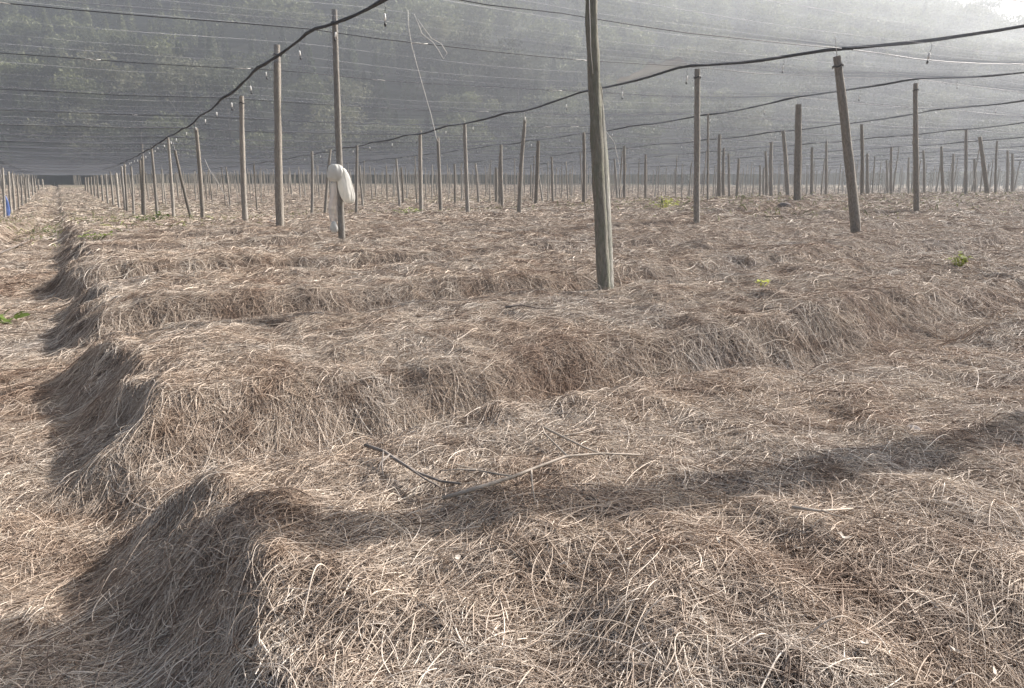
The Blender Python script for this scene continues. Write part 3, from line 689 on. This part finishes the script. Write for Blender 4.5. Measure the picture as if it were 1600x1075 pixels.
# ------------------------------------------------------------------ green weeds
def weed(px, py, n, size, spread, m, label, seed, up=.6):
    p = hit_ground(px, py); e = empty('weed_plant', p); tag(e, label, 'weed'); r = random.Random(seed); v = []; f = []; sv = []; 
    for k in range(n):
        a = r.uniform(0, 6.28); d = spread*r.random()**.6; cx, cy, cz = d*math.cos(a), d*math.sin(a), .03+up*spread*r.uniform(.1, 1)*(1-d/spread*.5)
        L = size*r.uniform(.6, 1.2); th = r.uniform(0, 6.28); ti = r.uniform(-.2, .9)
        X = Vector((math.cos(th)*math.cos(ti), math.sin(th)*math.cos(ti), math.sin(ti))); Yv = Vector((-math.sin(th), math.cos(th), r.uniform(-.4, .4)))
        c = Vector((cx, cy, cz)); b0 = len(v)
        v += [c, c+X*L*.35+Yv*L*.32, c+X*L*.8+Yv*L*.22-Vector((0, 0, L*.1)), c+X*L-Vector((0, 0, L*.22)), c+X*L*.8-Yv*L*.22-Vector((0, 0, L*.1)), c+X*L*.35-Yv*L*.32, c+X*L*.5+Vector((0, 0, -L*.08))]
        f += [(b0, b0+1, b0+6), (b0+1, b0+2, b0+6), (b0+2, b0+3, b0+6), (b0+3, b0+4, b0+6), (b0+4, b0+5, b0+6), (b0+5, b0, b0+6)]
        sv.append(c)
    link('foliage', pymesh('foliage', v, f), e, m)
    bm = bmesh.new()
    for c in sv[::2]:
        m2 = tube('stalk', [(c.x*.2, c.y*.2, -.02), (c.x*.6, c.y*.6, c.z*.6), c], [.003, .0025, .0015], 4); bm.from_mesh(m2); bpy.data.meshes.remove(m2)
    me = bpy.data.meshes.new('stalks'); bm.to_mesh(me); bm.free(); link('stalks', me, e, m); return e
weed(240, 347, 60, .075, .30, WEED, 'bright green leafy weed in front of the pale poles', 1)
weed(82, 368, 60, .06, .34, WEED, 'loose green weeds growing at the path edge', 2)
weed(6, 509, 14, .075, .08, WEED, 'dark green weed with broad leaves on the path', 3)
weed(1498, 418, 34, .04, .06, YELL, 'bright yellow-green seedling growing out of the straw', 4, 1.5)
weed(1040, 326, 70, .07, .40, YELL, 'wide yellowish weed patch beyond the mossy post', 5)
weed(640, 334, 50, .06, .4, WEED, 'low green weeds around the pole past the bag', 6, .3)
weed(1190, 450, 10, .035, .05, YELL, 'tiny pale seedling on the third bed', 7)
weed(150, 375, 30, .05, .2, WEED, 'small green weeds on the bed end beside the path', 8, .4)

# ------------------------------------------------------------------ the straw itself
def straw(name, n, xr, yr, length, width, lift, label, seed, accept, k=7, follow=1.0, m=STRAW):
    r = np.random.RandomState(seed)
    x = r.uniform(*xr, n*2); y = r.uniform(*yr, n*2); ok = accept(x, y, r); x = x[ok][:n]; y = y[ok][:n]; n = len(x)
    X, Y = x/S, y/S
    e_ = .04
    gxs = (ground(x+e_, y)-ground(x-e_, y))/(2*e_); gys = (ground(x, y+e_)-ground(x, y-e_))/(2*e_)
    sl = np.hypot(gxs, gys)
    flow = 6.0*vnoise(X*.55, Y*.55, 91)+3.0*vnoise(X*1.9, Y*1.9, 92)
    down = np.arctan2(-gys, -gxs)
    wgt = np.clip(sl*1.1-.25, 0, .6)
    ang = np.arctan2(np.sin(flow)*(1-wgt)+np.sin(down)*wgt, np.cos(flow)*(1-wgt)+np.cos(down)*wgt)
    ang = ang + r.randn(n)*(1.5-.9*wgt)
    L = length*np.exp(r.randn(n)*.5); stiff = r.rand(n) < .35; turn = r.randn(n)*np.where(stiff, .22, .75)*(1+1.8*(r.rand(n) < .10)); turn2 = r.randn(n)*np.where(stiff, .12, .55)
    s = np.linspace(0, 1, k)
    a = ang[:, None]+turn[:, None]*s[None]+turn2[:, None]*s[None]**2*1.4
    stp = (L/(k-1))[:, None]
    px = x[:, None]+np.concatenate([np.zeros((n, 1)), np.cumsum(np.cos(a)*stp, 1)[:, :-1]], 1)
    py = y[:, None]+np.concatenate([np.zeros((n, 1)), np.cumsum(np.sin(a)*stp, 1)[:, :-1]], 1)
    gz_ = ground(px, py)
    # stiff stems bridge the hollows: blend the draped height with a straight line
    chord = gz_[:, :1]*(1-s)+gz_[:, -1:]*s
    st_ = (r.rand(n)*.45)[:, None]
    base = np.maximum(gz_, gz_*(1-st_)+chord*st_)
    lf = lift*r.rand(n)**1.3; tiltv = r.randn(n)*lift*.75; arch = np.abs(r.randn(n))*lift*.7*(1+2.2*(r.rand(n) < .06))
    tuft = np.clip(vnoise(px*7, py*7, 95)+.1, 0, 1)*lift*2.2
    pz = base+lf[:, None]+tiltv[:, None]*(s-.5)*2+arch[:, None]*np.sin(np.pi*s)+tuft
    pz = np.maximum(pz, gz_+.001)
    c = bpy.data.hair_curves.new(name); c.add_curves([k]*n)
    c.position_data.foreach_set('vector', np.stack([px, py, pz], -1).astype(np.float32).ravel())
    at = c.attributes.get('radius') or c.attributes.new('radius', 'FLOAT', 'POINT')
    wd = width*.5*np.clip(.85*np.exp(r.randn(n)*.38), .4, 2.4); prof = np.interp(s, [0, .15, .7, 1], [.8, 1, .85, .4])
    at.data.foreach_set('value', (wd[:, None]*prof[None]).astype(np.float32).ravel())
    c.materials.append(m); o = bpy.data.objects.new(name, c); col.objects.link(o); tag(o, label, 'straw', kind='stuff'); return o
def fan(lo, hi, soft=.0):
    """keep what lies between two distances and roughly within sight (with room for a step aside)"""
    def acc(x, y, r):
        f = x*FW[0]+y*FW[1]; t = x*RT[0]+y*RT[1]; d = np.hypot(x, y)
        return (f > lo*.5) & (d > lo*(1-.2*r.rand(len(x)))) & (d < hi*(1+.15*r.rand(len(x)))) & (np.abs(t) < f*.80+.55)
    return acc
straw('straw', 330000, (-1.3, 3.6), (.1, 3.6), .092, .00122, .0066, 'tangled dry straw mulch on the first beds', 1, fan(.3, 2.7))
straw('straw', 300000, (-3, 7.5), (.4, 7.5), .11, .0016, .008, 'dry straw mulch on the beds around the mossy post', 2, fan(2.5, 6.2), 6)
straw('straw', 260000, (-6, 17), (1, 18), .13, .0034, .012, 'dry straw mulch on the beds farther out', 3, fan(5.6, 15), 4)
straw('straw', 150000, (-14, 40), (4, 45), .20, .009, .02, 'dry straw and stubble on the distant beds', 4, fan(13.5, 38), 4)
straw('straw', 90000, (-20, 100), (25, 130), .4, .022, .05, 'pale stubble and dry grass at the foot of the far poles', 6, fan(34, 110), 3)
GREEN = make_straw('low_green_grass', [(0, (.10, .13, .04)), (.5, (.20, .235, .085)), (1, (.36, .38, .17))])
def patchy(lo, hi):
    base = fan(lo, hi)
    def acc(x, y, r): return base(x, y, r) & (fbm(x*.16, y*.16, 201)+.25*r.rand(len(x)) > .16)
    return acc
straw('low_grass', 26000, (-14, 45), (6, 60), .09, .010, .035, 'thin patches of low green grass between the poles', 8, patchy(9.5, 45), 4, m=GREEN)['category'] = 'grass'

# ------------------------------------------------------------------ dusty air over the valley
def haze():
    me = bpy.data.meshes.new('haze'); bm = bmesh.new(); bmesh.ops.create_cube(bm, size=1); bm.to_mesh(me); bm.free()
    m, n, p, o = mat('haze_air'); n.nodes.remove(p)
    pv = N(n, 'ShaderNodeVolumePrincipled'); pv.inputs['Density'].default_value = HAZE; pv.inputs['Anisotropy'].default_value = .55
    pv.inputs['Color'].default_value = (.88, .94, 1, 1)
    n.links.new(pv.outputs[0], o.inputs['Volume'])
    h = link('haze', me, None, m); h.location = (140, 440, 76); h.scale = (1250, 1000, 162); tag(h, 'thin dusty haze hanging over the valley', 'haze', kind='stuff')
HAZE = 0.0018
haze()
